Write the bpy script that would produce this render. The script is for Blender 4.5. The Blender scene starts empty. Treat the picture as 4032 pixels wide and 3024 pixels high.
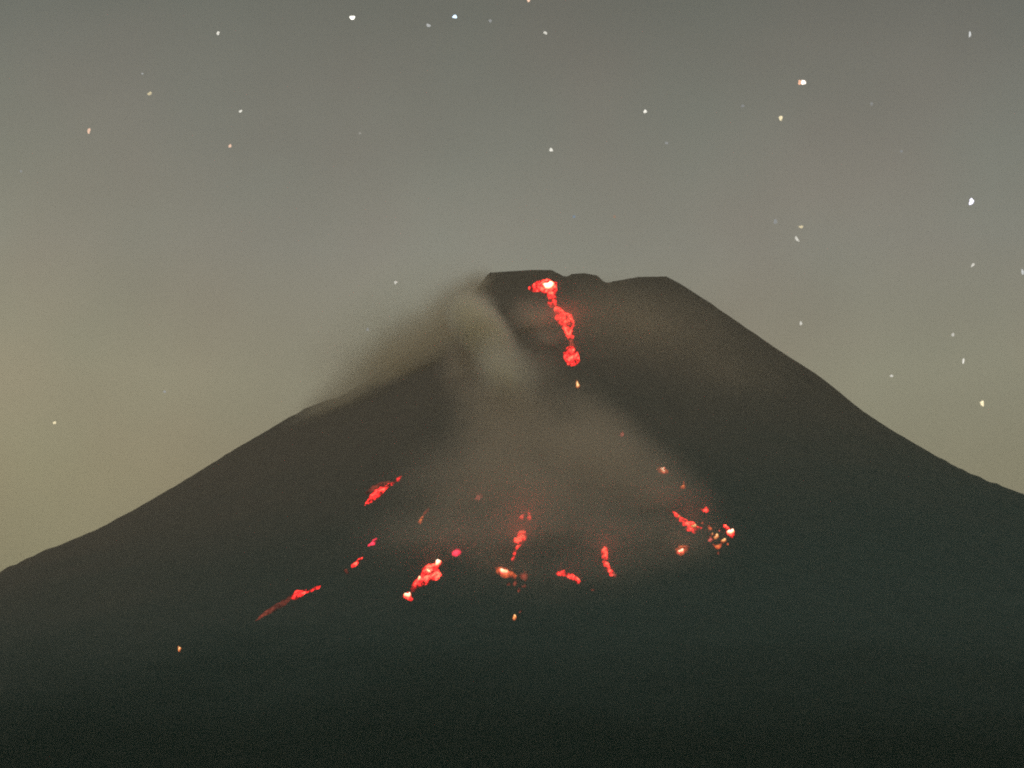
import bpy, bmesh, math, random
import numpy as np
from mathutils import Vector, Matrix
from mathutils.bvhtree import BVHTree
from mathutils.geometry import delaunay_2d_cdt

random.seed(7)
SC = bpy.context.scene
COL = SC.collection
R = math.radians

# ------------------------------------------------------------------ camera
HF = R(12.0)                      # half of the horizontal field of view
PITCH = R(15.3)
CAM = Vector((0.0, 0.0, 1.7))
cam_data = bpy.data.cameras.new('camera')
cam_data.sensor_width = 36.0
cam_data.lens = 18.0 / math.tan(HF)
cam_data.clip_start = 1.0
cam_data.clip_end = 200000.0
cam = bpy.data.objects.new('camera', cam_data)
COL.objects.link(cam)
cam.location = CAM
cam.rotation_euler = (math.pi / 2 + PITCH, 0, 0)
SC.camera = cam

SC.view_settings.view_transform = 'Standard'
SC.view_settings.look = 'None'
SC.view_settings.exposure = 0.0
SC.view_settings.gamma = 1.0
SC.cycles.use_denoising = False
SC.cycles.filter_width = 2.0
SC.cycles.volume_bounces = 8
SC.cycles.max_bounces = 10
SC.cycles.sample_clamp_direct = 6.0
SC.cycles.sample_clamp_indirect = 1.0
SC.cycles.use_adaptive_sampling = True          # stops early: the fine grain of a long high-ISO exposure stays
SC.cycles.adaptive_threshold = 0.03
SC.cycles.adaptive_min_samples = 24

# ------------------------------------------------------------------ sky: moonlit night air plus the glow of towns low in the west
MOON_EL, MOON_ROT = R(50), R(195)
world = bpy.data.worlds.new('World')
SC.world = world
world.use_nodes = True
nt = world.node_tree
nt.nodes.clear()
N = nt.nodes.new
L = nt.links.new
out = N('ShaderNodeOutputWorld')
sky = N('ShaderNodeTexSky')
sky.sky_type = 'NISHITA'
sky.sun_disc = False
sky.sun_elevation = MOON_EL
sky.sun_rotation = MOON_ROT
sky.air_density = 1.0
sky.dust_density = 3.0
bg1 = N('ShaderNodeBackground')
bg1.inputs[1].default_value = 0.0025
L(sky.outputs[0], bg1.inputs[0])
tc = N('ShaderNodeTexCoord')
sep = N('ShaderNodeSeparateXYZ')
L(tc.outputs['Generated'], sep.inputs[0])
ramp = N('ShaderNodeValToRGB')            # by height of the direction above the horizon
L(sep.outputs['Z'], ramp.inputs[0])
cr = ramp.color_ramp
stops = [(0.0, (.20, .175, .105)), (.19, (.225, .203, .130)), (.225, (.248, .224, .148)), (.265, (.268, .252, .184)), (.316, (.216, .214, .184)),
         (.36, (.170, .173, .153)), (.41, (.120, .130, .118)), (.75, (.11, .112, .10)), (1.0, (.10, .102, .095))]
cr.elements[0].position = stops[0][0]; cr.elements[0].color = stops[0][1] + (1,)
cr.elements[1].position = stops[-1][0]; cr.elements[1].color = stops[-1][1] + (1,)
for p, c in stops[1:-1]:
    e = cr.elements.new(p); e.color = c + (1,)
# broad glow added to the sky around the summit
dot = N('ShaderNodeVectorMath'); dot.operation = 'DOT_PRODUCT'
gd = Vector((-0.03, 0.94, 0.29)).normalized()
dot.inputs[1].default_value = gd
nrm = N('ShaderNodeVectorMath'); nrm.operation = 'NORMALIZE'
L(tc.outputs['Generated'], nrm.inputs[0])
L(nrm.outputs[0], dot.inputs[0])
mr = N('ShaderNodeMapRange'); mr.interpolation_type = 'SMOOTHSTEP'
mr.inputs['From Min'].default_value = .925; mr.inputs['From Max'].default_value = 1.0
mr.inputs['To Min'].default_value = 0; mr.inputs['To Max'].default_value = 1
L(dot.outputs['Value'], mr.inputs['Value'])
glow = N('ShaderNodeMix'); glow.data_type = 'RGBA'; glow.blend_type = 'ADD'
glow.inputs[7].default_value = (.042, .034, .020, 1)
L(mr.outputs[0], glow.inputs[0])
L(ramp.outputs[0], glow.inputs[6])
# a lower, yellower glow of a town beyond the left slope
dot2 = N('ShaderNodeVectorMath'); dot2.operation = 'DOT_PRODUCT'
dot2.inputs[1].default_value = Vector((-0.27, 0.94, 0.20)).normalized()
L(nrm.outputs[0], dot2.inputs[0])
mr2 = N('ShaderNodeMapRange'); mr2.interpolation_type = 'SMOOTHSTEP'
mr2.inputs['From Min'].default_value = .975; mr2.inputs['From Max'].default_value = 1.0
L(dot2.outputs['Value'], mr2.inputs['Value'])
glow2 = N('ShaderNodeMix'); glow2.data_type = 'RGBA'; glow2.blend_type = 'ADD'
glow2.inputs[7].default_value = (.032, .024, .003, 1)
L(mr2.outputs[0], glow2.inputs[0]); L(glow.outputs[2], glow2.inputs[6])
# thin uneven high cloud
nz = N('ShaderNodeTexNoise'); nz.inputs['Scale'].default_value = 8.0; nz.inputs['Detail'].default_value = 4
L(nrm.outputs[0], nz.inputs['Vector'])
nm = N('ShaderNodeMapRange')
nm.inputs['From Min'].default_value = .3; nm.inputs['From Max'].default_value = .7
nm.inputs['To Min'].default_value = .915; nm.inputs['To Max'].default_value = 1.075
L(nz.outputs['Fac'], nm.inputs['Value'])
bg2 = N('ShaderNodeBackground')
tn = N('ShaderNodeTexNoise'); tn.inputs['Scale'].default_value = 11.0; tn.inputs['Detail'].default_value = 2
L(nrm.outputs[0], tn.inputs['Vector'])
tr = N('ShaderNodeValToRGB')
tr.color_ramp.elements[0].position = .35; tr.color_ramp.elements[0].color = (1.0, .965, .955, 1)
tr.color_ramp.elements[1].position = .65; tr.color_ramp.elements[1].color = (.965, 1.0, .985, 1)
L(tn.outputs['Fac'], tr.inputs[0])
tm = N('ShaderNodeMix'); tm.data_type = 'RGBA'; tm.blend_type = 'MULTIPLY'; tm.inputs[0].default_value = 1
L(glow2.outputs[2], tm.inputs[6]); L(tr.outputs[0], tm.inputs[7])
L(tm.outputs[2], bg2.inputs[0])
L(nm.outputs[0], bg2.inputs[1])
add = N('ShaderNodeAddShader')
L(bg1.outputs[0], add.inputs[0]); L(bg2.outputs[0], add.inputs[1])
L(add.outputs[0], out.inputs[0])

# weak moonlight from behind the camera's left shoulder
moon = bpy.data.lights.new('moonlight', 'SUN')
moon.energy = 0.7
moon.angle = R(0.5)
moon.color = (1, .95, .86)
mo = bpy.data.objects.new('moonlight', moon)
COL.objects.link(mo)
az = MOON_ROT
md = Vector((math.sin(az) * math.cos(MOON_EL), math.cos(az) * math.cos(MOON_EL), math.sin(MOON_EL)))
mo.rotation_euler = (-md).to_track_quat('-Z', 'Y').to_euler()

# ------------------------------------------------------------------ helpers
K = 4032 / 2212.0
F = Vector((0, math.cos(PITCH), math.sin(PITCH)))
U = Vector((0, -math.sin(PITCH), math.cos(PITCH)))
RT = Vector((1, 0, 0))
TH = math.tan(HF)


def ray(X, Y):
    return (F + RT * ((X - 2016) / 2016 * TH) + U * ((1512 - Y) / 2016 * TH)).normalized()


def on_plane(X, Y, y=6000.0):
    d = ray(X, Y)
    return CAM + d * ((y - CAM.y) / d.y)


def tag(o, label=None, cat=None, group=None, kind=None):
    if label: o['label'] = label
    if cat: o['category'] = cat
    if group: o['group'] = group
    if kind: o['kind'] = kind
    return o


def mesh_obj(name, verts, faces, mat, parent=None, smooth=True):
    me = bpy.data.meshes.new(name)
    me.from_pydata([tuple(v) for v in verts], [], faces)
    me.update()
    if smooth:
        me.polygons.foreach_set('use_smooth', [True] * len(me.polygons))
    me.materials.append(mat)
    o = bpy.data.objects.new(name, me)
    COL.objects.link(o)
    if parent: o.parent = parent
    return o


_rng = np.random.RandomState(11)
_LAT = _rng.rand(256, 256)


def vnoise(x, y):
    x = np.asarray(x, float); y = np.asarray(y, float)
    xi = np.floor(x).astype(int); yi = np.floor(y).astype(int)
    fx = x - xi; fy = y - yi
    fx = fx * fx * (3 - 2 * fx); fy = fy * fy * (3 - 2 * fy)
    a = _LAT[xi % 256, yi % 256]; b = _LAT[(xi + 1) % 256, yi % 256]
    c = _LAT[xi % 256, (yi + 1) % 256]; d = _LAT[(xi + 1) % 256, (yi + 1) % 256]
    return (a * (1 - fx) + b * fx) * (1 - fy) + (c * (1 - fx) + d * fx) * fy - .5


# ------------------------------------------------------------------ mountain
Y0 = 6000.0
SIL = [(-400, 1345), (-200, 1295), (0, 1238), (60, 1206), (110, 1184), (200, 1149), (300, 1096), (400, 1037), (500, 975),
       (600, 917), (650, 886), (680, 872), (700, 867), (722, 862), (760, 842), (800, 818), (900, 748), (980, 678), (1025, 628), (1050, 598), (1058, 589),
       (1100, 586), (1150, 583), (1190, 583), (1205, 590), (1222, 599), (1235, 592), (1262, 590), (1290, 595),
       (1305, 610), (1330, 607), (1380, 598), (1440, 597), (1455, 604), (1520, 645), (1600, 700), (1680, 755), (1760, 806), (1800, 836),
       (1860, 886), (1920, 926), (2000, 972), (2060, 1006), (2110, 1028), (2160, 1049), (2212, 1068), (2400, 1128), (2600, 1185)]
sx = np.array([p[0] for p in SIL]) * K
sy = np.array([p[1] for p in SIL]) * K
SP = [on_plane(a, b, Y0) for a, b in zip(sx, sy)]
px_ = np.array([p.x for p in SP]); pz_ = np.array([p.z for p in SP])
XC = on_plane(1255 * K, 590 * K, Y0).x          # axis of the cone
XL = on_plane(1058 * K, 590 * K, Y0).x
XR = on_plane(1448 * K, 600 * K, Y0).x

NR, NT = 330, 840
rr = np.concatenate([np.linspace(0, 420, 70), 420 + (np.linspace(0, 1, NR - 70 + 1)[1:] ** 1.25) * 4750])
tt = np.linspace(0, 2 * np.pi, NT, endpoint=False)
RRR, TTT = np.meshgrid(rr, tt, indexing='ij')
GX = XC + RRR * np.cos(TTT)
GY = Y0 + RRR * np.sin(TTT)
RMAX = rr[-1]

# side profiles as functions of the distance from the axis
rk = np.concatenate([np.linspace(0, 300, 31), np.linspace(320, 1700, 93), np.linspace(1740, RMAX, 60)])


def tail(r, xs, zs):
    z = np.interp(r, xs, zs)
    r1, z1 = xs[-1], zs[-1]
    s = .42
    far = r > r1
    q = (r - r1) / (RMAX - r1)
    z = np.where(far, z1 * np.clip(1 - q, 0, 1) ** 2.1, z)
    return z


mL = px_ <= XL; mRr = px_ >= XR
PL = tail(rk, np.concatenate([[0], (XC - px_[mL])[::-1]]), np.concatenate([[2300], pz_[mL][::-1]]))
PR = tail(rk, np.concatenate([[0], (px_[mRr] - XC)]), np.concatenate([[2300], pz_[mRr]]))
xt = np.linspace(XL - 30, XR + 30, 120)
PT = np.interp(xt, px_, pz_)

lr = np.log(RRR / 120 + 1)
ang = TTT / (2 * np.pi) * 256
amp = np.clip((RRR - 150) / 900, 0, 1)
gul = (vnoise(ang * .25, lr * 1.2 + 7) * 10 + vnoise(ang * .5, lr * 2 + 3) * 6 + vnoise(ang * 1.0 + 40, lr * 3.5) * 4) * amp
# the big ravine below the vent and smaller roughness everywhere
rough = vnoise(GX / 55, GY / 55) * 6 + vnoise(GX / 22 + 9, GY / 22) * 2.6 + vnoise(GX / 300 + 31, GY / 300) * 12 * np.clip((RRR - 200) / 1200, 0, 1)
rough = rough * (1 - .6 * np.clip((RRR - 3500) / 1500, 0, 1))
wR = np.cos(TTT) * .5 + .5
wR = wR * wR * (3 - 2 * wR)


def smin(a, b, k):
    h = np.clip(.5 + .5 * (b - a) / k, 0, 1)
    return b * (1 - h) + a * h - k * h * (1 - h)


def terrain():
    zl = np.interp(RRR, rk, PL); zr = np.interp(RRR, rk, PR)
    z = zl * (1 - wR) + zr * wR
    z = z + gul + rough * .55
    top = np.interp(GX, xt, PT, left=9999, right=9999)
    top = top + vnoise(GX / 30 + 3, GY / 40) * 4
    z = np.where(top < 9000, smin(z, top, 10.0), z)
    fade = np.clip((RMAX - RRR) / 700, 0, 1)
    z = z * fade - 12 * (1 - fade)
    return z


def silhouette(Z):
    dx = GX - CAM.x; dy = GY - CAM.y; dz = Z - CAM.z
    f = dy * F.y + dz * F.z
    u = dy * U.y + dz * U.z
    ok = f > 300
    X = np.where(ok, 2016 + dx / np.where(ok, f, 1) / TH * 2016, 1e7).ravel()
    Y = np.where(ok, 1512 - u / np.where(ok, f, 1) / TH * 2016, 1e7).ravel()
    b = np.floor((X + 700) / 12).astype(int)
    order = np.lexsort((Y, b))
    bs = b[order]
    first = np.r_[True, bs[1:] != bs[:-1]]
    sel = order[first]
    keep = (b[sel] >= 0) & (b[sel] < 455)
    sel = sel[keep]
    return sel, X[sel], Y[sel], f.ravel()[sel]


def smooth(a, n):
    if len(a) < 3: return a
    p = np.pad(a, n, mode='edge')
    return np.convolve(p, np.ones(2 * n + 1) / (2 * n + 1), 'valid')


def profile_fix(P_, r, dz):
    o = np.argsort(r); r = r[o]; dz = smooth(dz[o], 3)
    c = np.interp(rk, r, dz)
    c = np.where(rk > r[-1], dz[-1] * np.exp(-(rk - r[-1]) / 900.0), c)
    c = np.where(rk < r[0] - 40, 0, c)
    Pn = P_ - .7 * c
    return np.minimum.accumulate(Pn)


for it in range(16):
    Z = terrain()
    sel, cx, cy_, cf = silhouette(Z)
    err = np.interp(cx, sx, sy) - cy_              # positive: must come down
    dz = err * cf * TH / 2016 * 1.05
    gx_ = GX.ravel()[sel]; r_ = RRR.ravel()[sel]
    topm = (gx_ > XL - 5) & (gx_ < XR + 5) & (r_ < 330)
    lm = (gx_ <= XC) & ~topm; rm_ = (gx_ > XC) & ~topm
    if it > 0:
        PL = profile_fix(PL, r_[lm], dz[lm]); PR = profile_fix(PR, r_[rm_], dz[rm_])
    o = np.argsort(gx_[topm])
    PT = PT - .7 * np.interp(xt, gx_[topm][o], dz[topm][o])
Z = terrain()
inside = (cx > 0) & (cx < 4032)
print('silhouette error px (4032):', float(np.abs(err[inside]).mean()), float(np.abs(err[inside]).max()))

# ---- materials
def nodes_of(name):
    m = bpy.data.materials.new(name)
    m.use_nodes = True
    m.node_tree.nodes.clear()
    return m, m.node_tree


def rock_material():
    m, t = nodes_of('volcanic_rock_and_forest')
    n, l = t.nodes.new, t.links.new
    o = n('ShaderNodeOutputMaterial'); b = n('ShaderNodeBsdfPrincipled')
    b.inputs['Roughness'].default_value = .95
    b.inputs['Specular IOR Level'].default_value = .1
    l(b.outputs[0], o.inputs[0])
    tc = n('ShaderNodeTexCoord'); sp = n('ShaderNodeSeparateXYZ')
    l(tc.outputs['Object'], sp.inputs[0])
    n1 = n('ShaderNodeTexNoise'); n1.inputs['Scale'].default_value = .004; n1.inputs['Detail'].default_value = 6
    l(tc.outputs['Object'], n1.inputs['Vector'])
    ma = n('ShaderNodeMath'); ma.operation = 'MULTIPLY_ADD'
    ma.inputs[1].default_value = 320; l(n1.outputs['Fac'], ma.inputs[0])
    lf = n('ShaderNodeMath'); lf.operation = 'MULTIPLY_ADD'; lf.inputs[1].default_value = -.36      # the western side is barer
    l(sp.outputs['X'], lf.inputs[0]); l(sp.outputs['Z'], lf.inputs[2]); l(lf.outputs[0], ma.inputs[2])
    mr = n('ShaderNodeMapRange'); mr.interpolation_type = 'SMOOTHSTEP'
    mr.inputs['From Min'].default_value = 700; mr.inputs['From Max'].default_value = 1700
    l(ma.outputs[0], mr.inputs['Value'])
    n2 = n('ShaderNodeTexNoise'); n2.inputs['Scale'].default_value = .03; n2.inputs['Detail'].default_value = 8
    l(tc.outputs['Object'], n2.inputs['Vector'])
    fr = n('ShaderNodeMix'); fr.data_type = 'RGBA'
    fr.inputs[6].default_value = (.003, .016, .011, 1); fr.inputs[7].default_value = (.005, .022, .016, 1)
    l(n2.outputs['Fac'], fr.inputs[0])
    rk_ = n('ShaderNodeMix'); rk_.data_type = 'RGBA'
    rk_.inputs[6].default_value = (.108, .098, .082, 1); rk_.inputs[7].default_value = (.140, .125, .102, 1)
    l(n2.outputs['Fac'], rk_.inputs[0])
    mx = n('ShaderNodeMix'); mx.data_type = 'RGBA'
    sb = n('ShaderNodeMix'); sb.data_type = 'RGBA'                       # open scrub between the forest and the bare rock
    sb.inputs[6].default_value = (.032, .059, .053, 1); sb.inputs[7].default_value = (.050, .086, .077, 1)
    l(n2.outputs['Fac'], sb.inputs[0])
    mz = n('ShaderNodeMath'); mz.operation = 'MULTIPLY_ADD'; mz.inputs[1].default_value = 160
    l(n1.outputs['Fac'], mz.inputs[0]); l(sp.outputs['Z'], mz.inputs[2])
    mf = n('ShaderNodeMapRange'); mf.interpolation_type = 'SMOOTHSTEP'
    mf.inputs['From Min'].default_value = 350; mf.inputs['From Max'].default_value = 780
    l(mz.outputs[0], mf.inputs['Value'])
    fs_ = n('ShaderNodeMix'); fs_.data_type = 'RGBA'
    l(mf.outputs[0], fs_.inputs[0]); l(fr.outputs[2], fs_.inputs[6]); l(sb.outputs[2], fs_.inputs[7])
    l(mr.outputs[0], mx.inputs[0]); l(fs_.outputs[2], mx.inputs[6]); l(rk_.outputs[2], mx.inputs[7])
    l(mx.outputs[2], b.inputs['Base Color'])
    bp = n('ShaderNodeBump'); bp.inputs['Strength'].default_value = .6; bp.inputs['Distance'].default_value = 6
    n3 = n('ShaderNodeTexNoise'); n3.inputs['Scale'].default_value = .05; n3.inputs['Detail'].default_value = 6
    l(tc.outputs['Object'], n3.inputs['Vector'])
    l(n3.outputs['Fac'], bp.inputs['Height']); l(bp.outputs[0], b.inputs['Normal'])
    return m


ROCK = rock_material()
idx = np.arange(NR * NT).reshape(NR, NT)
V = np.stack([GX, GY, Z], -1).reshape(-1, 3)
a = idx[1:-1, :]; b = idx[2:, :]
a2 = np.roll(a, -1, 1); b2 = np.roll(b, -1, 1)
quads = np.stack([a, b, b2, a2], -1).reshape(-1, 4)
c0 = idx[0, 0]
tris = [(int(c0), int(idx[1, j]), int(idx[1, (j + 1) % NT])) for j in range(NT)]
faces = [tuple(map(int, q)) for q in quads] + tris
# drop the repeats of the centre point
used = sorted(set([int(c0)]) | set(range(NT, NR * NT)))
remap = {o: i for i, o in enumerate(used)}
faces = [tuple(remap[i] for i in f) for f in faces]
verts = V[used]
mountain = mesh_obj('mountain', verts, faces, ROCK)
tag(mountain, 'dark volcano cone with flat notched top filling the lower half', 'volcano', None, 'structure')
BVH = BVHTree.FromPolygons([Vector(v) for v in verts], faces)

gm, gt = nodes_of('dark_field_ground')
go = gt.nodes.new('ShaderNodeOutputMaterial'); gb = gt.nodes.new('ShaderNodeBsdfPrincipled')
gn = gt.nodes.new('ShaderNodeTexNoise'); gn.inputs['Scale'].default_value = .02; gn.inputs['Detail'].default_value = 6
gc = gt.nodes.new('ShaderNodeTexCoord'); gx = gt.nodes.new('ShaderNodeMix'); gx.data_type = 'RGBA'
gx.inputs[6].default_value = (.03, .05, .03, 1); gx.inputs[7].default_value = (.06, .07, .045, 1)
gt.links.new(gc.outputs['Object'], gn.inputs['Vector']); gt.links.new(gn.outputs['Fac'], gx.inputs[0])
gt.links.new(gx.outputs[2], gb.inputs['Base Color']); gb.inputs['Roughness'].default_value = .95
gt.links.new(gb.outputs[0], go.inputs[0])
G = 12000
ground = mesh_obj('ground', [(-G, 6000 - G, 0), (G, 6000 - G, 0), (G, 6000 + G, 0), (-G, 6000 + G, 0)], [(0, 1, 2, 3)], gm)
tag(ground, 'dark level land at the foot of the volcano', 'ground', None, 'structure')


def hit(X, Y):
    d = ray(X, Y)
    loc, nor, i, dist = BVH.ray_cast(CAM, d)
    if loc is None:
        return None, None, None
    if nor.dot(d) > 0: nor = -nor
    return loc, nor, dist


# ------------------------------------------------------------------ lava
def lava_material(name, c_dark, c_mid, c_hot, strength, scale=.05, mottle=.50):
    m, t = nodes_of(name)
    n, l = t.nodes.new, t.links.new
    o = n('ShaderNodeOutputMaterial')
    b = n('ShaderNodeBsdfPrincipled'); b.inputs['Base Color'].default_value = (.03, .02, .018, 1); b.inputs['Roughness'].default_value = .9
    tc = n('ShaderNodeTexCoord')
    nz = n('ShaderNodeTexNoise'); nz.inputs['Scale'].default_value = scale; nz.inputs['Detail'].default_value = 3
    nz.inputs['Roughness'].default_value = .7
    st = n('ShaderNodeVectorMath'); st.operation = 'MULTIPLY'; st.inputs[1].default_value = (1, .28, .45)   # drawn out downhill
    l(tc.outputs['Object'], st.inputs[0]); l(st.outputs[0], nz.inputs['Vector'])
    at = n('ShaderNodeAttribute'); at.attribute_name = 'melt'
    mr = n('ShaderNodeMapRange'); mr.inputs['From Min'].default_value = .32; mr.inputs['From Max'].default_value = .68
    mr.inputs['To Min'].default_value = -mottle; mr.inputs['To Max'].default_value = mottle
    l(nz.outputs['Fac'], mr.inputs['Value'])
    ad = n('ShaderNodeMath'); ad.operation = 'ADD'; ad.use_clamp = True
    l(at.outputs['Fac'], ad.inputs[0]); l(mr.outputs[0], ad.inputs[1])
    rp = n('ShaderNodeValToRGB')
    e = rp.color_ramp.elements
    e[0].position = .05; e[0].color = (0.004, .001, .001, 1)
    e[1].position = 1.0; e[1].color = c_hot + (1,)
    q = e.new(.28); q.color = c_dark + (1,)
    q = e.new(.62); q.color = c_mid + (1,)
    l(ad.outputs[0], rp.inputs[0])
    l(rp.outputs[0], b.inputs['Emission Color'])
    b.inputs['Emission Strength'].default_value = strength
    l(b.outputs[0], o.inputs[0])
    return m


RED = lava_material('red_hot_lava', (.11, .0020, .0022), (1, .019, .019), (1, .130, .070), 3.0, .075, .62)
MAG = lava_material('crimson_hot_lava', (.2, .004, .012), (1, .022, .07), (1, .07, .12), 2.0)
ORG = lava_material('orange_hot_lava', (.14, .016, .006), (.60, .085, .025), (1, .30, .07), 1.6, .07, .40)
DULL = lava_material('cooling_lava', (.06, .010, .006), (.17, .028, .016), (.40, .055, .03), 1.2)
YEL = lava_material('yellow_hot_lava', (.30, .06, .02), (.85, .32, .10), (1, .74, .34), 1.6, .05, .15)
WHITE = lava_material('white_hot_lava', (1, .07, .05), (1, .50, .24), (1, .93, .72), 2.6, .05, .12)
PINK = lava_material('pink_hot_lava', (.2, .02, .015), (.75, .10, .075), (1, .25, .18), 1.3)


def poly_dist(p, poly):
    best = 1e9
    for i in range(len(poly)):
        ax, ay = poly[i]; bx, by = poly[(i + 1) % len(poly)]
        dx, dy = bx - ax, by - ay
        t = max(0, min(1, ((p[0] - ax) * dx + (p[1] - ay) * dy) / (dx * dx + dy * dy + 1e-9)))
        best = min(best, math.hypot(p[0] - ax - t * dx, p[1] - ay - t * dy))
    return best


def in_poly(p, poly):
    c = False
    for i in range(len(poly)):
        ax, ay = poly[i]; bx, by = poly[i - 1]
        if (ay > p[1]) != (by > p[1]) and p[0] < (bx - ax) * (p[1] - ay) / (by - ay) + ax:
            c = not c
    return c


def lava_mesh(name, poly, mat, parent=None, thick=3.0, lift=0.0, jitter=1.3, step=5.0, soft=9.0, base=None, rough=.55):
    """a crusted tongue lying on the slope; the outline is draped over the ground it lies on"""
    ring = []
    n = len(poly)
    w1, w2, p1, p2 = random.uniform(.16, .24), random.uniform(.42, .6), random.uniform(0, 6), random.uniform(0, 6)
    big = min(1.0, len(poly) / 14 * .9) * rough
    if mat in (WHITE, YEL): soft *= .6
    for i in range(n):
        ax, ay = poly[i]; bx, by = poly[(i + 1) % n]
        k = max(1, int(math.hypot(bx - ax, by - ay) / step))
        for j in range(k):
            q_ = len(ring) * step
            ln = math.hypot(bx - ax, by - ay) + 1e-6
            off = big * (2.6 * math.sin(q_ * w1 + p1) + 1.8 * math.sin(q_ * w2 + p2))
            ring.append((ax + (bx - ax) * j / k + (by - ay) / ln * off + random.uniform(-jitter, jitter), ay + (by - ay) * j / k - (bx - ax) / ln * off + random.uniform(-jitter, jitter)))
    xs = [p[0] for p in ring]; ys = [p[1] for p in ring]
    pts = list(ring)
    yy = min(ys)
    while yy < max(ys):
        xx = min(xs)
        while xx < max(xs):
            q = (xx + random.uniform(-1.5, 1.5), yy + random.uniform(-1.5, 1.5))
            if in_poly(q, ring) and poly_dist(q, ring) > step * .45:
                pts.append(q)
            xx += step
        yy += step
    nb = len(ring)
    vs, es, fs, orig, _, _ = delaunay_2d_cdt([Vector(p) for p in pts], [], [list(range(nb))], 1, 1e-4)
    top, bot, heat = [], [], []
    for v in vs:
        P, nn, d = hit(v.x, v.y)
        if P is None:
            P, nn, d = hit(v.x, v.y + 14)
        if P is None:
            continue_bad = True
            P = on_plane(v.x, v.y); nn = Vector((0, -1, .5)).normalized()
        dd = poly_dist(v, ring)
        e = min(1, dd / soft)
        hgt = lift + thick * (math.sqrt(e) * (.9 + .2 * random.random()) - .15)
        top.append(P + nn * hgt); bot.append(P - nn * 3.0)
        heat.append((.18 + .82 * e) if mat in (WHITE, YEL) else (.30 + .34 * e))
    nv = len(top)
    faces_ = [tuple(f) for f in fs]
    cnt = {}
    for f in faces_:
        for i in range(len(f)):
            cnt[(f[i], f[(i + 1) % len(f)])] = 1
    border = [e for e in cnt if (e[1], e[0]) not in cnt]
    allf = list(faces_) + [tuple(i + nv for i in reversed(f)) for f in faces_] + [(b_, a_, a_ + nv, b_ + nv) for a_, b_ in border]
    allv = top + bot
    if base is not None:
        allv = [v - base for v in allv]
    o = mesh_obj(name, allv, allf, mat, parent)
    bm = bmesh.new(); bm.from_mesh(o.data); bmesh.ops.recalc_face_normals(bm, faces=bm.faces); bm.to_mesh(o.data); bm.free()
    at = o.data.attributes.new('melt', 'FLOAT', 'POINT')
    at.data.foreach_set('value', heat + [0.0] * nv)
    return o


def blob(cx, cy, r, ry=None, rot=0.0, n=14, wob=.26):
    ry = ry or r
    ph = random.uniform(0, 6.28)
    out_ = []
    for i in range(n):
        a_ = 2 * math.pi * i / n
        k = 1 + wob * math.sin(2 * a_ + ph) + wob * .6 * math.sin(3 * a_ + ph * 2)
        x, y = r * k * math.cos(a_), ry * k * math.sin(a_)
        out_.append((cx + x * math.cos(rot) - y * math.sin(rot), cy + x * math.sin(rot) + y * math.cos(rot)))
    return out_


def z1(pts): return [(1500 + .633 * x, 950 + .633 * y) for x, y in pts]
def z2(pts): return [(900 + .5425 * x, 1800 + .5425 * y) for x, y in pts]
def z3(pts): return [(1900 + .5425 * x, 1700 + .5425 * y) for x, y in pts]


def centre(poly):
    return sum(p[0] for p in poly) / len(poly), sum(p[1] for p in poly) / len(poly)


def flow(name, label, cat, pieces, group=None, kindname='molten_surface', **kw):
    """pieces: list of (part name, outline, material, lift, soft). One piece makes one mesh, more make a parented thing."""
    cx_, cy_ = centre(pieces[0][1])
    P, _, _ = hit(cx_, cy_)
    if P is None: P = on_plane(cx_, cy_)
    if len(pieces) == 1:
        pn, po, mt, lf, sf = pieces[0]
        o = lava_mesh(name, po, mt, lift=lf, soft=sf, base=P, **kw)
        o.location = P
        return tag(o, label, cat, group)
    root = bpy.data.objects.new(name, None)
    root.location = P
    root.empty_display_size = 20
    COL.objects.link(root)
    tag(root, label, cat, group)
    for pn, po, mt, lf, sf in pieces:
        lava_mesh(pn, po, mt, parent=root, lift=lf, soft=sf, base=P, **kw)
    return root


GF = 'glowing lava tongues on the slope'
GR = 'glowing rocks scattered on the slope'
MS, HC, GP = 'molten_surface', 'hot_core', 'dull_edge'

vent = z1([(910, 292), (940, 265), (985, 242), (1030, 234), (1072, 236), (1096, 260), (1096, 300), (1090, 325), (1094, 350), (1092, 375),
           (1100, 400), (1130, 425), (1165, 446), (1190, 460), (1202, 500), (1208, 530), (1196, 548), (1200, 575), (1202, 603), (1190, 622), (1166, 618),
           (1148, 592), (1142, 562), (1122, 542), (1102, 514), (1078, 482), (1076, 444), (1070, 415), (1052, 408), (1034, 394), (1036, 370), (1042, 354), (1030, 338), (1006, 324), (972, 314), (948, 320), (928, 308)])
flow('lava_flow', 'long crimson lava stream pouring from the vent just under the summit rim', 'lava flow',
     [(MS, vent, RED, 0, 9), (GP, z1([(1172, 606), (1200, 606), (1206, 640), (1222, 668), (1200, 660), (1170, 662), (1168, 630)]), DULL, 0, 8), (HC, z1(blob(1046, 282, 30, 30)), WHITE, 4, 12)], GF, rough=.45)
flow('lava_flow', 'egg shaped red lava patch just below the summit stream', 'lava flow',
     [(MS, z1([(1185, 645), (1215, 665), (1235, 710), (1238, 750), (1215, 775), (1185, 780), (1160, 765), (1135, 735), (1135, 690), (1160, 655)]), RED, 0, 12)], GF)
flow('glowing_rock', 'small upright orange ember under the egg shaped red lava patch', 'glowing rock',
     [(MS, z1([(1213, 866), (1222, 864), (1229, 885), (1238, 900), (1226, 918), (1213, 906)]), YEL, 1, 6)], GR)
flow('glowing_rock', 'faint pink ember at the upper right edge of the smoke fan', 'glowing rock',
     [(MS, z1(blob(1500, 1199, 17, 15)), PINK, 1, 8)], GR)
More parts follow.
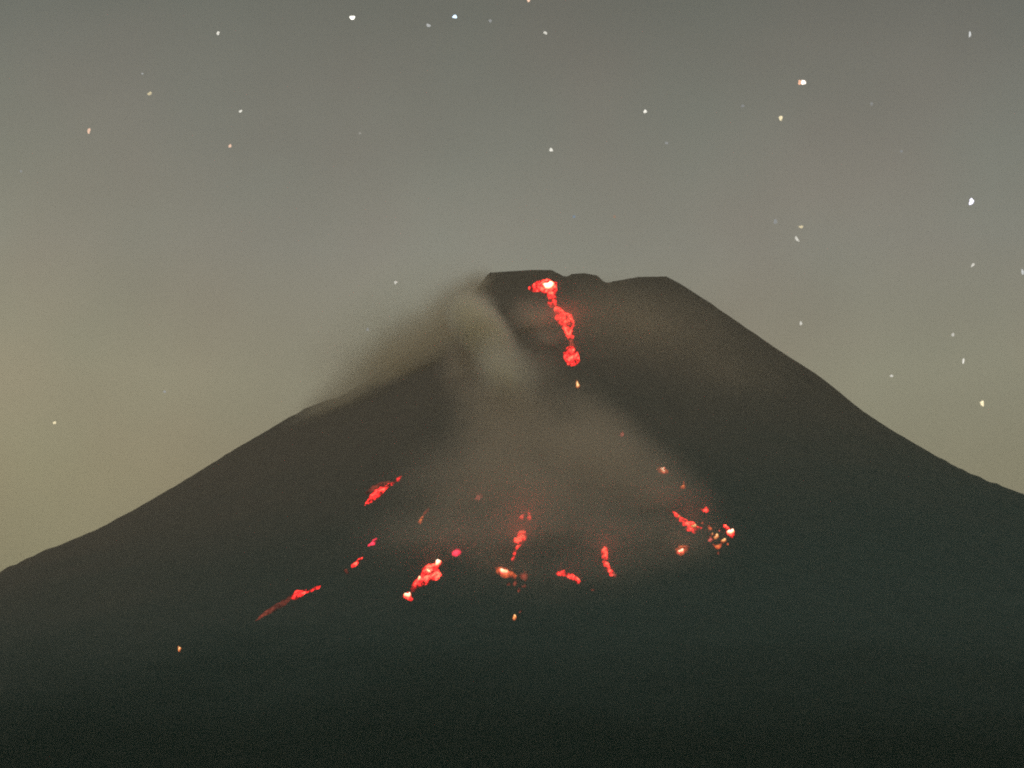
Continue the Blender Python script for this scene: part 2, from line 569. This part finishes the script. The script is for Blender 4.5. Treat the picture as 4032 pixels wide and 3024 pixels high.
flow('glowing_rock', 'white hot round ember on the right edge of the smoke fan', 'glowing rock',
     [(MS, z1(blob(1752, 1430, 30, 25)), ORG, 1, 8), (HC, z1(blob(1754, 1430, 17, 14)), WHITE, 3, 9)], GR)
flow('glowing_rock', 'thin upright orange sliver below the white hot ember on the right', 'glowing rock',
     [(MS, z1([(1880, 1490), (1892, 1496), (1892, 1530), (1882, 1548), (1866, 1545), (1862, 1528), (1874, 1520)]), ORG, 1, 7)], GR)
flow('glowing_rock', 'small red ember near the middle of the smoke fan', 'glowing rock',
     [(MS, z1([(582, 1605), (596, 1580), (612, 1570), (632, 1572), (628, 1600), (605, 1614)]), PINK, 1, 7)], GR)

flow('lava_flow', 'slanting red lava streak at the upper left of the fan, pointed at both ends', 'lava flow',
     [(MS, z2([(1262, 128), (1252, 160), (1195, 198), (1140, 240), (1112, 282), (1040, 328), (980, 355), (1008, 305), (1048, 245), (1092, 222), (1150, 200), (1188, 172), (1230, 143)]), RED, 0, 9),
      (GP, z2([(1190, 172), (1148, 200), (1088, 224), (1045, 248), (1000, 280), (985, 255), (1040, 210), (1090, 185), (1150, 172)]), DULL, 0, 14)], GF)
flow('lava_flow', 'tiny thin orange streak between the upper left streak and the smoke', 'lava flow',
     [(MS, z2([(1414, 428), (1412, 455), (1390, 490), (1374, 474), (1394, 440)]), ORG, 1, 6),
      (GP, z2([(1412, 436), (1396, 442), (1415, 400), (1455, 362), (1462, 372), (1438, 410)]), DULL, 0, 14)], GF)
flow('lava_flow', 'upper of two short red lava dashes on the left flank', 'lava flow',
     [(MS, z2([(1080, 578), (1080, 610), (1060, 640), (1035, 642), (1000, 660), (1012, 637), (1040, 605)]), MAG, 0, 8)], GF)
flow('lava_flow', 'lower of two short red lava dashes on the left flank, straight and slanted', 'lava flow',
     [(MS, z2([(974, 720), (970, 747), (920, 797), (888, 812), (893, 780), (930, 745)]), RED, 0, 8),
      (GP, z2(blob(856, 830, 20, 16)), DULL, 0, 8)], GF)
flow('lava_flow', 'lowest left lava streak, red at its top with a long dull brown tail', 'lava flow',
     [(MS, z2([(682, 926), (662, 952), (612, 974), (555, 992), (530, 1014), (480, 1038), (446, 1036), (450, 1003), (490, 965), (540, 962), (588, 962), (640, 932)]), RED, 0, 15),
      (GP, z2([(446, 1000), (455, 1038), (400, 1090), (300, 1140), (195, 1195), (190, 1185), (255, 1122), (350, 1060)]), DULL, 0, 34)], GF)
clu = z2([(1505, 755), (1540, 785), (1535, 830), (1547, 850), (1530, 887), (1490, 897), (1450, 922), (1400, 942), (1350, 972), (1318, 990), (1328, 930), (1345, 895), (1393, 860), (1400, 815), (1440, 778), (1480, 772)])
flow('lava_flow', 'largest lower lava patch, red and studded with white hot spots, left of centre', 'lava flow',
     [(MS, clu, RED, 0, 10), (HC, z2(blob(1520, 776, 22, 22)), WHITE, 3, 9), (HC, z2(blob(1452, 840, 17, 13)), WHITE, 3, 9), (HC, z2(blob(1388, 890, 20, 13, -.5)), WHITE, 3, 11)], GF)
flow('glowing_rock', 'white hot ember with red rim at the foot of the largest lower lava patch', 'glowing rock',
     [(MS, z2(blob(1302, 1012, 34, 30)), RED, 0, 9), (HC, z2(blob(1302, 1013, 21, 18)), WHITE, 3, 8)], GR)
flow('glowing_rock', 'bright magenta ember above the largest lower lava patch', 'glowing rock',
     [(MS, z2([(1612, 692), (1635, 676), (1660, 668), (1688, 670), (1688, 702), (1658, 720), (1630, 718)]), MAG, 1, 8)], GR)
flow('glowing_rock', 'left one of a pair of small red embers topping the centre lava column', 'glowing rock',
     [(MS, z2([(2106, 437), (2138, 410), (2152, 425), (2128, 456)]), RED, 1, 7)], GR)
flow('glowing_rock', 'right one of a pair of small red embers topping the centre lava column', 'glowing rock',
     [(MS, z2([(2163, 444), (2176, 420), (2172, 392), (2184, 400), (2206, 455), (2184, 465)]), RED, 1, 8)], GR)
flow('lava_flow', 'centre lava column with a round red head and thin trailing tail', 'lava flow',
     [(MS, z2([(2130, 524), (2165, 528), (2178, 570), (2152, 612), (2122, 648), (2094, 667), (2088, 690), (2080, 715), (2082, 740), (2062, 758), (2043, 748), (2056, 712), (2065, 690), (2080, 655), (2102, 630), (2064, 622), (2060, 595), (2090, 578), (2095, 548)]), RED, 0, 9)], GF)
flow('lava_flow', 'blinding white lava spot in an orange halo of glare below the centre column', 'lava flow',
     [(MS, z2([(1925, 800), (1960, 788), (2020, 805), (2065, 830), (2095, 860), (2085, 885), (2040, 880), (1990, 880), (1950, 850)]), ORG, 0, 16),  # glare halo round the hot spot, shaped as a dimmer glowing patch
      (HC, z2(blob(1996, 840, 27, 21)), WHITE, 3, 12)], GF)
flow('lava_flow', 'ragged dull orange patch right of the orange halo with the white heart', 'lava flow',
     [(MS, z3([(322, 1008), (332, 1050), (315, 1087), (280, 1066), (258, 1045), (292, 1028)]), DULL, 1, 7)], GF)
flow('glowing_rock', 'faint red ember directly under the orange halo', 'glowing rock', [(MS, z3(blob(235, 1100, 19, 14)), DULL, 1.5, 8)], GR)
flow('glowing_rock', 'faint orange ember under the ragged dull orange patch', 'glowing rock', [(MS, z3(blob(300, 1122, 15, 11)), DULL, 1.5, 6)], GR)
flow('glowing_rock', 'small pale orange ember alone far below the orange halo', 'glowing rock', [(MS, z3(blob(233, 1350, 17, 15)), YEL, 1, 8)], GR)
flow('lava_flow', 'small arched red lava strip right of the orange halo', 'lava flow',
     [(MS, z3([(523, 1032), (560, 1012), (590, 998), (607, 1024), (650, 1028), (690, 1058), (716, 1085), (702, 1107), (665, 1087), (635, 1067), (590, 1047), (550, 1047)]), RED, 0, 7)], GF)
flow('lava_flow', 'bent red lava strip right of the arched one, with a bright lower end', 'lava flow',
     [(MS, z3([(885, 828), (912, 843), (912, 890), (907, 930), (922, 968), (946, 1012), (978, 1035), (967, 1058), (930, 1050), (900, 1012), (878, 975), (866, 930), (856, 900), (860, 860)]), RED, 0, 9),
      (HC, z3(blob(955, 1040, 17, 13)), PINK, 2.5, 7)], GF)
flow('lava_flow', 'long slanted red lava tongue on the right, broad at its lower end', 'lava flow',
     [(MS, z3([(1368, 563), (1400, 577), (1422, 602), (1482, 637), (1532, 652), (1562, 685), (1608, 693), (1572, 712), (1550, 740), (1520, 727), (1473, 722), (1463, 690), (1433, 660), (1393, 612)]), RED, 0, 9), (HC, z3(blob(1535, 695, 22, 14, .5)), YEL, 2.5, 9), (HC, z3(blob(1428, 622, 14, 9, .7)), YEL, 2.5, 7)], GF)
flow('lava_flow', 'orange fan shaped lava patch with one white spot, below the slanted tongue', 'lava flow',
     [(MS, z3([(1392, 850), (1430, 823), (1502, 823), (1492, 860), (1457, 892), (1440, 907), (1408, 887)]), ORG, 0, 13), (HC, z3(blob(1440, 877, 18, 15)), WHITE, 3, 9)], GF)
flow('glowing_rock', 'small red ember above the far right hot patch', 'glowing rock', [(MS, z3(blob(1616, 569, 25, 18, .5)), RED, 1, 9)], GR)
flow('glowing_rock', 'dim amber ember at the tip of the slanted red tongue', 'glowing rock', [(MS, z3(blob(1648, 697, 17, 15)), ORG, 1, 10)], GR)
flow('glowing_rock', 'pale yellow ember above the small curved amber patch at right', 'glowing rock', [(MS, z3(blob(1697, 762, 18, 18)), YEL, 1, 10)], GR)
flow('glowing_rock', 'small pink ember left of the curved amber patch', 'glowing rock', [(MS, z3(blob(1655, 780, 19, 15, .6)), PINK, 1, 8)], GR)
flow('lava_flow', 'small curved amber patch with a whitish upper right tip', 'lava flow',
     [(MS, z3([(1668, 800), (1690, 825), (1735, 805), (1742, 822), (1728, 850), (1700, 855), (1676, 835)]), ORG, 0, 9), (HC, z3(blob(1748, 798, 17, 16)), YEL, 2, 7)], GF)
flow('lava_flow', 'farthest right lava patch, deep red around a white hot spot', 'lava flow',
     [(MS, z3([(1738, 670), (1768, 674), (1790, 698), (1826, 732), (1832, 768), (1806, 774), (1784, 750), (1765, 722)]), RED, 0, 9), (HC, z3(blob(1803, 736, 22, 22)), WHITE, 3, 9)], GF)
for bx, by, br, bm_, lb in (
        (1600, 660, 9, ORG, 'tiny amber spark between the slanted red tongue and the small red ember above'),
        (1720, 715, 8, PINK, 'tiny pink spark left of the farthest right lava patch'),
        (1668, 745, 9, YEL, 'tiny amber spark left of the pale yellow ember'),
        (1780, 815, 9, ORG, 'tiny amber spark right under the whitish tip of the curved amber patch'),
        (1712, 880, 12, DULL, 'faint dull red spot under the curved amber patch')):
    flow('glowing_rock', lb, 'glowing rock', [(MS, z3(blob(bx, by, br, br * .8)), bm_, 1, 5)], GR)
for bx, by, br, bm_, lb in (
        (265, 1150, 14, DULL, 'faint dull red spot lowest under the orange halo'),
        (190, 1108, 12, DULL, 'faint dull red spot under the left end of the orange halo'),
        (348, 482, 10, DULL, 'faint reddish spark over the small red pair topping the centre column'),
        (275, 1305, 10, DULL, 'faint spark just above the pale orange ember far below the halo'),
        (797, 1147, 11, DULL, 'faint spark under the bent red lava strip')):
    flow('glowing_rock', lb, 'glowing rock', [(MS, z3(blob(bx, by, br, br * .8)), bm_, 1, 5)], GR)
flow('glowing_rock', 'lone tiny orange light low on the far left flank', 'glowing rock', [(MS, blob(388 * K, 1402 * K, 7.5, 7), YEL, 1, 6)], GR)

# ------------------------------------------------------------------ stars
SD = 60000.0
_star_mats = {}


def star_mat(col, s):
    key = (col, s)
    if key not in _star_mats:
        m, t = nodes_of('starlight')
        o = t.nodes.new('ShaderNodeOutputMaterial'); e = t.nodes.new('ShaderNodeEmission')
        e.inputs[0].default_value = col + (1,); e.inputs[1].default_value = s
        t.links.new(e.outputs[0], o.inputs[0])
        _star_mats[key] = m
    return _star_mats[key]


W_ = (1, .97, .86); Yl = (1, .86, .55); Or = (1, .66, .48); Bl = (.62, .80, 1); Gy = (.9, .92, .9)
STARS = [  # x, y (2212 wide), radius in 4032 px, colour, strength, stretch, turn, label
    (761, 38, 10, W_, 2.2, 1, 0, 'bright round white star near the top edge, left of the blue one'),
    (982, 36, 9, Bl, 1.9, 1, 0, 'bright pale blue star near the top edge above the summit'),
    (926, 55, 8, Gy, .55, 1.3, 20, 'dim grey star just left of the bright blue star'),
    (1059, 45, 8, Gy, .36, 1.4, 0, 'faint grey star just right of the bright blue star'),
    (1142, 0, 8, Or, 1.3, 1.2, 0, 'orange star cut by the top edge right of the blue star'),
    (1178, 71, 7, W_, .8, 1.3, 30, 'small white star below the orange star at the top edge'),
    (471, 72, 7, W_, .9, 1.3, 100, 'small white star at the upper left, highest on that side'),
    (308, 159, 5, Gy, .48, 1.2, 0, 'faint upper star of a close pair at the upper left'),
    (323, 202, 8, Yl, .7, 1.3, 150, 'yellowish lower star of a close pair at the upper left'),
    (520, 240, 6, W_, .95, 1.5, 150, 'small white star right of the yellowish pair at the upper left'),
    (192, 283, 9, Or, 1.0, 1.3, 100, 'salmon coloured star farthest left in the upper sky'),
    (497, 315, 8, Or, 1.0, 1.6, 120, 'slanted pinkish star in the left middle sky'),
    (1394, 241, 8, W_, 1.1, 1.15, 40, 'white star high above the right end of the summit'),
    (1191, 324, 8, W_, 1.0, 1.15, 40, 'white star straight above the lava vent'),
    (1440, 309, 6, Gy, .35, 1.2, 0, 'faint star below the white star above the right end of the summit'),
    (1686, 255, 10, Yl, 1.1, 1.05, 0, 'round yellowish star under the reddish twin star'),
    (2095, 74, 8, Gy, .8, 1.9, 95, 'upright whitish star at the upper right corner'),
    (2098, 436, 12, (.86, .84, 1), 1.9, 1.2, 110, 'largest and brightest bluish white star on the right side'),
    (1675, 478, 9, Gy, .34, 1.4, 90, 'very faint blurred star left of the hooked pair'),
    (1730, 490, 8, Yl, .8, 1.1, 0, 'upper pale yellow star of the hooked pair right of centre'),
    (1722, 517, 9, W_, .75, 2.3, 55, 'lower slanted star of the hooked pair right of centre'),
    (2101, 573, 8, W_, .8, 1.6, 130, 'slanted white star below the brightest star'),
    (2209, 587, 9, Gy, .7, 1.2, 80, 'whitish star cut by the right edge'),
    (1730, 698, 7, W_, .75, 1.2, 90, 'small white star just above the right slope of the volcano'),
    (2058, 723, 7, W_, .65, 1.1, 0, 'dim white star upper left of the cross shaped star'),
    (2081, 780, 8, W_, .95, 1.5, 95, 'cross shaped white star above the yellow star at right'),
    (1926, 812, 6, W_, .75, 1.15, 0, 'small lone star over the lower right slope'),
    (2122, 872, 10, Yl, 1.3, 1.4, 80, 'bright yellow star lowest on the right side'),
    (855, 610, 7, W_, .75, 1.4, 150, 'small white star left of the summit'),
    (794, 712, 7, Gy, .42, 1.1, 0, 'dim star close above the smoky left ridge'),
    (118, 913, 7, Yl, 1.1, 1.3, 70, 'lone yellow star low in the left sky'),
    (1240, 468, 6, Bl, .33, 1, 0, 'faint bluish star above the summit notch'),
    (1327, 468, 6, Or, .33, 1.1, 0, 'faint reddish star above the right half of the summit'),
    (1605, 229, 7, Gy, .29, 1.1, 0, 'very faint star left of the round yellowish star'),
    (1883, 224, 7, Gy, .32, 1.1, 0, 'very faint star right of the reddish twin star'),
    (1947, 327, 6, Gy, .30, 1.1, 0, 'very faint star between twin star and brightest star'),
    (777, 288, 5, W_, .36, 1.5, 150, 'very faint star in the upper middle left sky'),
    (45, 370, 6, Gy, .34, 1.1, 0, 'faint star near the left edge under the salmon star'),
    (355, 846, 6, Gy, .40, 1.1, 0, 'faint star above the lower left slope'),
]
ico = bmesh.new()
bmesh.ops.create_icosphere(ico, subdivisions=2, radius=1.0)
ICO_V = [v.co.copy() for v in ico.verts]; ICO_F = [tuple(v.index for v in f.verts) for f in ico.faces]
ico.free()
M_PX = SD * TH / 2016


def star(X, Y, r, col, s, stretch, turn, name='star', parent=None):
    d = ray(X, Y)
    P = CAM + d * SD
    r = r * M_PX * .86
    a_ = R(turn)
    e1 = RT * math.cos(a_) - U * math.sin(a_)
    e2 = RT * math.sin(a_) + U * math.cos(a_)
    vs = []
    for v in ICO_V:
        k = 1 + .22 * math.sin(3 * v.x + X) + .18 * math.sin(4 * v.y + Y)
        vs.append((e1 * (v.x * stretch) + e2 * v.y + d * v.z) * (r * k / math.sqrt(stretch)))
    o = mesh_obj(name, vs, ICO_F, star_mat(col, s), parent)
    o.location = P
    return o


for x, y, r, c, s, st, tu, lb in STARS:
    tag(star(x * K, y * K, r, c, s, st, tu), lb, 'star', 'stars in the night sky')
tw = bpy.data.objects.new('twin_star', None)
COL.objects.link(tw)
P = CAM + ray(1732 * K, 178 * K) * SD
tw.location = P
tag(tw, 'reddish twin star, two touching dots at the upper right', 'star', 'stars in the night sky')
for X, r, c, s in ((1728.5, 9.5, (1, .55, .36), 1.1), (1736, 10, (1, .88, .76), 2.0)):
    o = star(X * K, 178 * K, r, c, s, 1, 0, 'star_disc', tw)
    o.location = o.location - P

# ------------------------------------------------------------------ smoke
def smoke_material(name, puffs, colour, density, noise_scale, noise_lo, step):
    m, t = nodes_of(name)
    n, l = t.nodes.new, t.links.new
    o = n('ShaderNodeOutputMaterial')
    v = n('ShaderNodeVolumePrincipled')
    v.inputs['Color'].default_value = colour + (1,)
    v.inputs['Anisotropy'].default_value = .0
    l(v.outputs[0], o.inputs['Volume'])
    tc = n('ShaderNodeTexCoord')
    acc = None
    for (c, rot, sc_, amp_) in puffs:
        mp = n('ShaderNodeMapping'); mp.vector_type = 'TEXTURE'
        mp.inputs['Location'].default_value = c
        mp.inputs['Rotation'].default_value = rot
        mp.inputs['Scale'].default_value = sc_
        l(tc.outputs['Object'], mp.inputs['Vector'])
        g = n('ShaderNodeTexGradient'); g.gradient_type = 'QUADRATIC_SPHERE'
        l(mp.outputs[0], g.inputs['Vector'])
        ma = n('ShaderNodeMath'); ma.operation = 'MULTIPLY_ADD'
        ma.inputs[1].default_value = amp_
        l(g.outputs['Fac'], ma.inputs[0])
        if acc is None: ma.inputs[2].default_value = 0
        else: l(acc.outputs[0], ma.inputs[2])
        acc = ma
    nz = n('ShaderNodeTexNoise'); nz.inputs['Scale'].default_value = noise_scale; nz.inputs['Detail'].default_value = 2
    l(tc.outputs['Object'], nz.inputs['Vector'])
    mr = n('ShaderNodeMapRange')
    mr.inputs['From Min'].default_value = .3; mr.inputs['From Max'].default_value = .7
    mr.inputs['To Min'].default_value = noise_lo; mr.inputs['To Max'].default_value = 2 - noise_lo
    l(nz.outputs['Fac'], mr.inputs['Value'])
    mu = n('ShaderNodeMath'); mu.operation = 'MULTIPLY'
    l(acc.outputs[0], mu.inputs[0]); l(mr.outputs[0], mu.inputs[1])
    mu2 = n('ShaderNodeMath'); mu2.operation = 'MULTIPLY'; mu2.inputs[1].default_value = density
    l(mu.outputs[0], mu2.inputs[0])
    l(mu2.outputs[0], v.inputs['Density'])
    m.cycles.volume_step_rate = step
    return m


def smoke(name, label, puff_list, colour, density, noise_scale=.008, noise_lo=.6, step=.3, voxel=22.0):
    """puff_list: (x, y, rx, ry [2212 px], turn deg, thickness m, amplitude, hug: True lies on the slope / metres before the ridge plane)"""
    puffs = []
    vs, fs = [], []
    for (x, y, rx, ry, turn, th, amp_, hug) in puff_list:
        a_ = R(turn)
        e1 = (math.cos(a_), -math.sin(a_)); e2 = (math.sin(a_), math.cos(a_))
        X, Y = x * K, y * K
        if hug is True:
            def at(du, dv):
                return hit(X + (e1[0] * du * rx + e2[0] * dv * ry) * K, Y + (e1[1] * du * rx + e2[1] * dv * ry) * K)
            c, nn, d = at(0, 0)
            p1, p2 = at(.7, 0)[0], at(-.7, 0)[0]
            q1, q2 = at(0, -.7)[0], at(0, .7)[0]
            pa = (p1 - p2) / 1.4; pb = (q1 - q2) / 1.4
            nz_ = pa.cross(pb).normalized()
            if nz_.z < 0: nz_ = -nz_
            # principal axes of the sheared pair
            ax = pb if pb.length > pa.length else pa
            oth = pa if ax is pb else pb
            axn = ax.normalized(); bxn = nz_.cross(axn).normalized()
            la = ax.length; lb = abs(oth.dot(bxn))
            M = Matrix((axn, bxn, nz_)).transposed()
            sc_ = (la, max(lb, 30), th)
            c = c + nz_ * (th * .25)
        else:
            c = hit(X, Y)[0] or on_plane(X, Y, Y0)
            c = c - ray(X, Y) * hug
            D = (c - CAM).length
            m1 = D * TH / 2016 * K
            vd = (c - CAM).normalized()
            right = (RT * math.cos(a_) + U * math.sin(a_)).normalized()
            right = (right - vd * right.dot(vd)).normalized()
            up = vd.cross(right).normalized()
            M = Matrix((right, up, right.cross(up))).transposed()
            sc_ = (rx * m1, ry * m1, th)
        eul = M.to_euler()
        puffs.append((tuple(c), tuple(eul), sc_, amp_))
        i0 = len(vs)
        for v in ICO_V:
            vs.append(M @ Vector((v.x * sc_[0], v.y * sc_[1], v.z * sc_[2])) * 1.04 + c)
        fs += [tuple(i + i0 for i in f) for f in ICO_F]
    mat = smoke_material(name, puffs, colour, density, noise_scale, noise_lo, step)
    tmp = mesh_obj('tmp', vs, fs, mat)
    rm = tmp.modifiers.new('join', 'REMESH'); rm.mode = 'VOXEL'; rm.voxel_size = voxel
    dg = bpy.context.evaluated_depsgraph_get()
    me = bpy.data.meshes.new_from_object(tmp.evaluated_get(dg))
    bpy.data.objects.remove(tmp)
    o = bpy.data.objects.new(name, me)
    COL.objects.link(o)
    return tag(o, label, 'smoke', None, 'stuff')


ASH = (.76, .675, .565)
smoke('ash_cloud', 'broad brown ash cloud fanning down the slope to the lava tongues',
      [(1085, 870, 150, 130, 0, 90, 1.0, True), (1020, 815, 90, 80, 0, 80, 1.0, True), (1150, 830, 100, 80, 0, 60, .6, True),
       (1150, 960, 230, 130, 0, 110, 1.0, True), (1190, 1060, 310, 130, 0, 120, .9, True), (1040, 1060, 240, 120, 15, 90, .6, True),
       (1320, 1040, 170, 100, -28, 90, 1.0, True), (1410, 1095, 140, 85, -35, 80, 1.0, True), (1290, 960, 110, 80, -35, 80, .9, True),
       (1200, 1170, 380, 110, 0, 90, .5, True), (960, 1170, 260, 100, 20, 70, .35, True), (1440, 1190, 200, 80, 0, 60, .4, True),
       (1180, 1260, 420, 100, 0, 70, .22, True)],
      ASH, .0135, .0075, .08, .40)
smoke('ridge_smoke', 'soft smoke blown along the left summit ridge and hiding its edge',
      [(1036, 622, 62, 50, 45, 80, .7, 40), (1005, 660, 110, 80, 45, 90, .8, 40), (930, 742, 220, 125, 39, 110, 1.1, 40), (840, 812, 230, 120, 33, 110, 1.2, 40), (752, 862, 180, 75, 28, 100, .9, 40),
       (850, 755, 340, 190, 36, 120, .26, 40), (965, 745, 120, 70, 40, 60, .5, 30)],
      (.85, .78, .635), .032, .006, .35, .5)
smoke('steam_puff', 'pale beige puff of smoke left of the lava stream under the summit',
      [(1044, 718, 130, 66, -52, 80, 1.0, 360), (1018, 676, 72, 62, 10, 60, .6, 340), (1092, 800, 110, 80, -40, 80, .22, 360)],
      (.995, .96, .85), .21, .016, .45, .5, voxel=10)
smoke('lit_smoke', 'faint reddish smoke glowing beside the lava stream',
      [(1158, 690, 80, 66, -30, 60, 1.2, 60), (1185, 730, 55, 45, -30, 50, .7, 60)],
      (.93, .80, .68), .03, .014, .5, .5, voxel=8)
smoke('gas_veil', 'thin brown gas clinging to the upper cone around the summit',
      [(1390, 715, 250, 130, -25, 45, 1.0, True), (1250, 690, 230, 110, 0, 40, .7, True), (1560, 800, 200, 110, -30, 36, .45, True)],
      (.84, .73, .585), .012, .006, .6)

# ------------------------------------------------------------------ haze: the night air itself
hm, ht = nodes_of('night_haze')
ho = ht.nodes.new('ShaderNodeOutputMaterial'); hv = ht.nodes.new('ShaderNodeVolumePrincipled')
hv.inputs['Color'].default_value = (.89, .84, .70, 1)
hv.inputs['Density'].default_value = 2.0e-5
hv.inputs['Anisotropy'].default_value = 0.0
ht.links.new(hv.outputs[0], ho.inputs['Volume'])
HX = G + 200
z0, z1_ = -15.0, 2450.0
hvts = [(x, y, z) for z in (z0, z1_) for x, y in ((-HX, 6000 - HX), (HX, 6000 - HX), (HX, 6000 + HX), (-HX, 6000 + HX))]
haze = mesh_obj('haze', hvts, [(3, 2, 1, 0), (4, 5, 6, 7), (0, 1, 5, 4), (1, 2, 6, 5), (2, 3, 7, 6), (3, 0, 4, 7)], hm, smooth=False)
tag(haze, 'brownish night haze between the viewer and the volcano', 'haze', None, 'stuff')
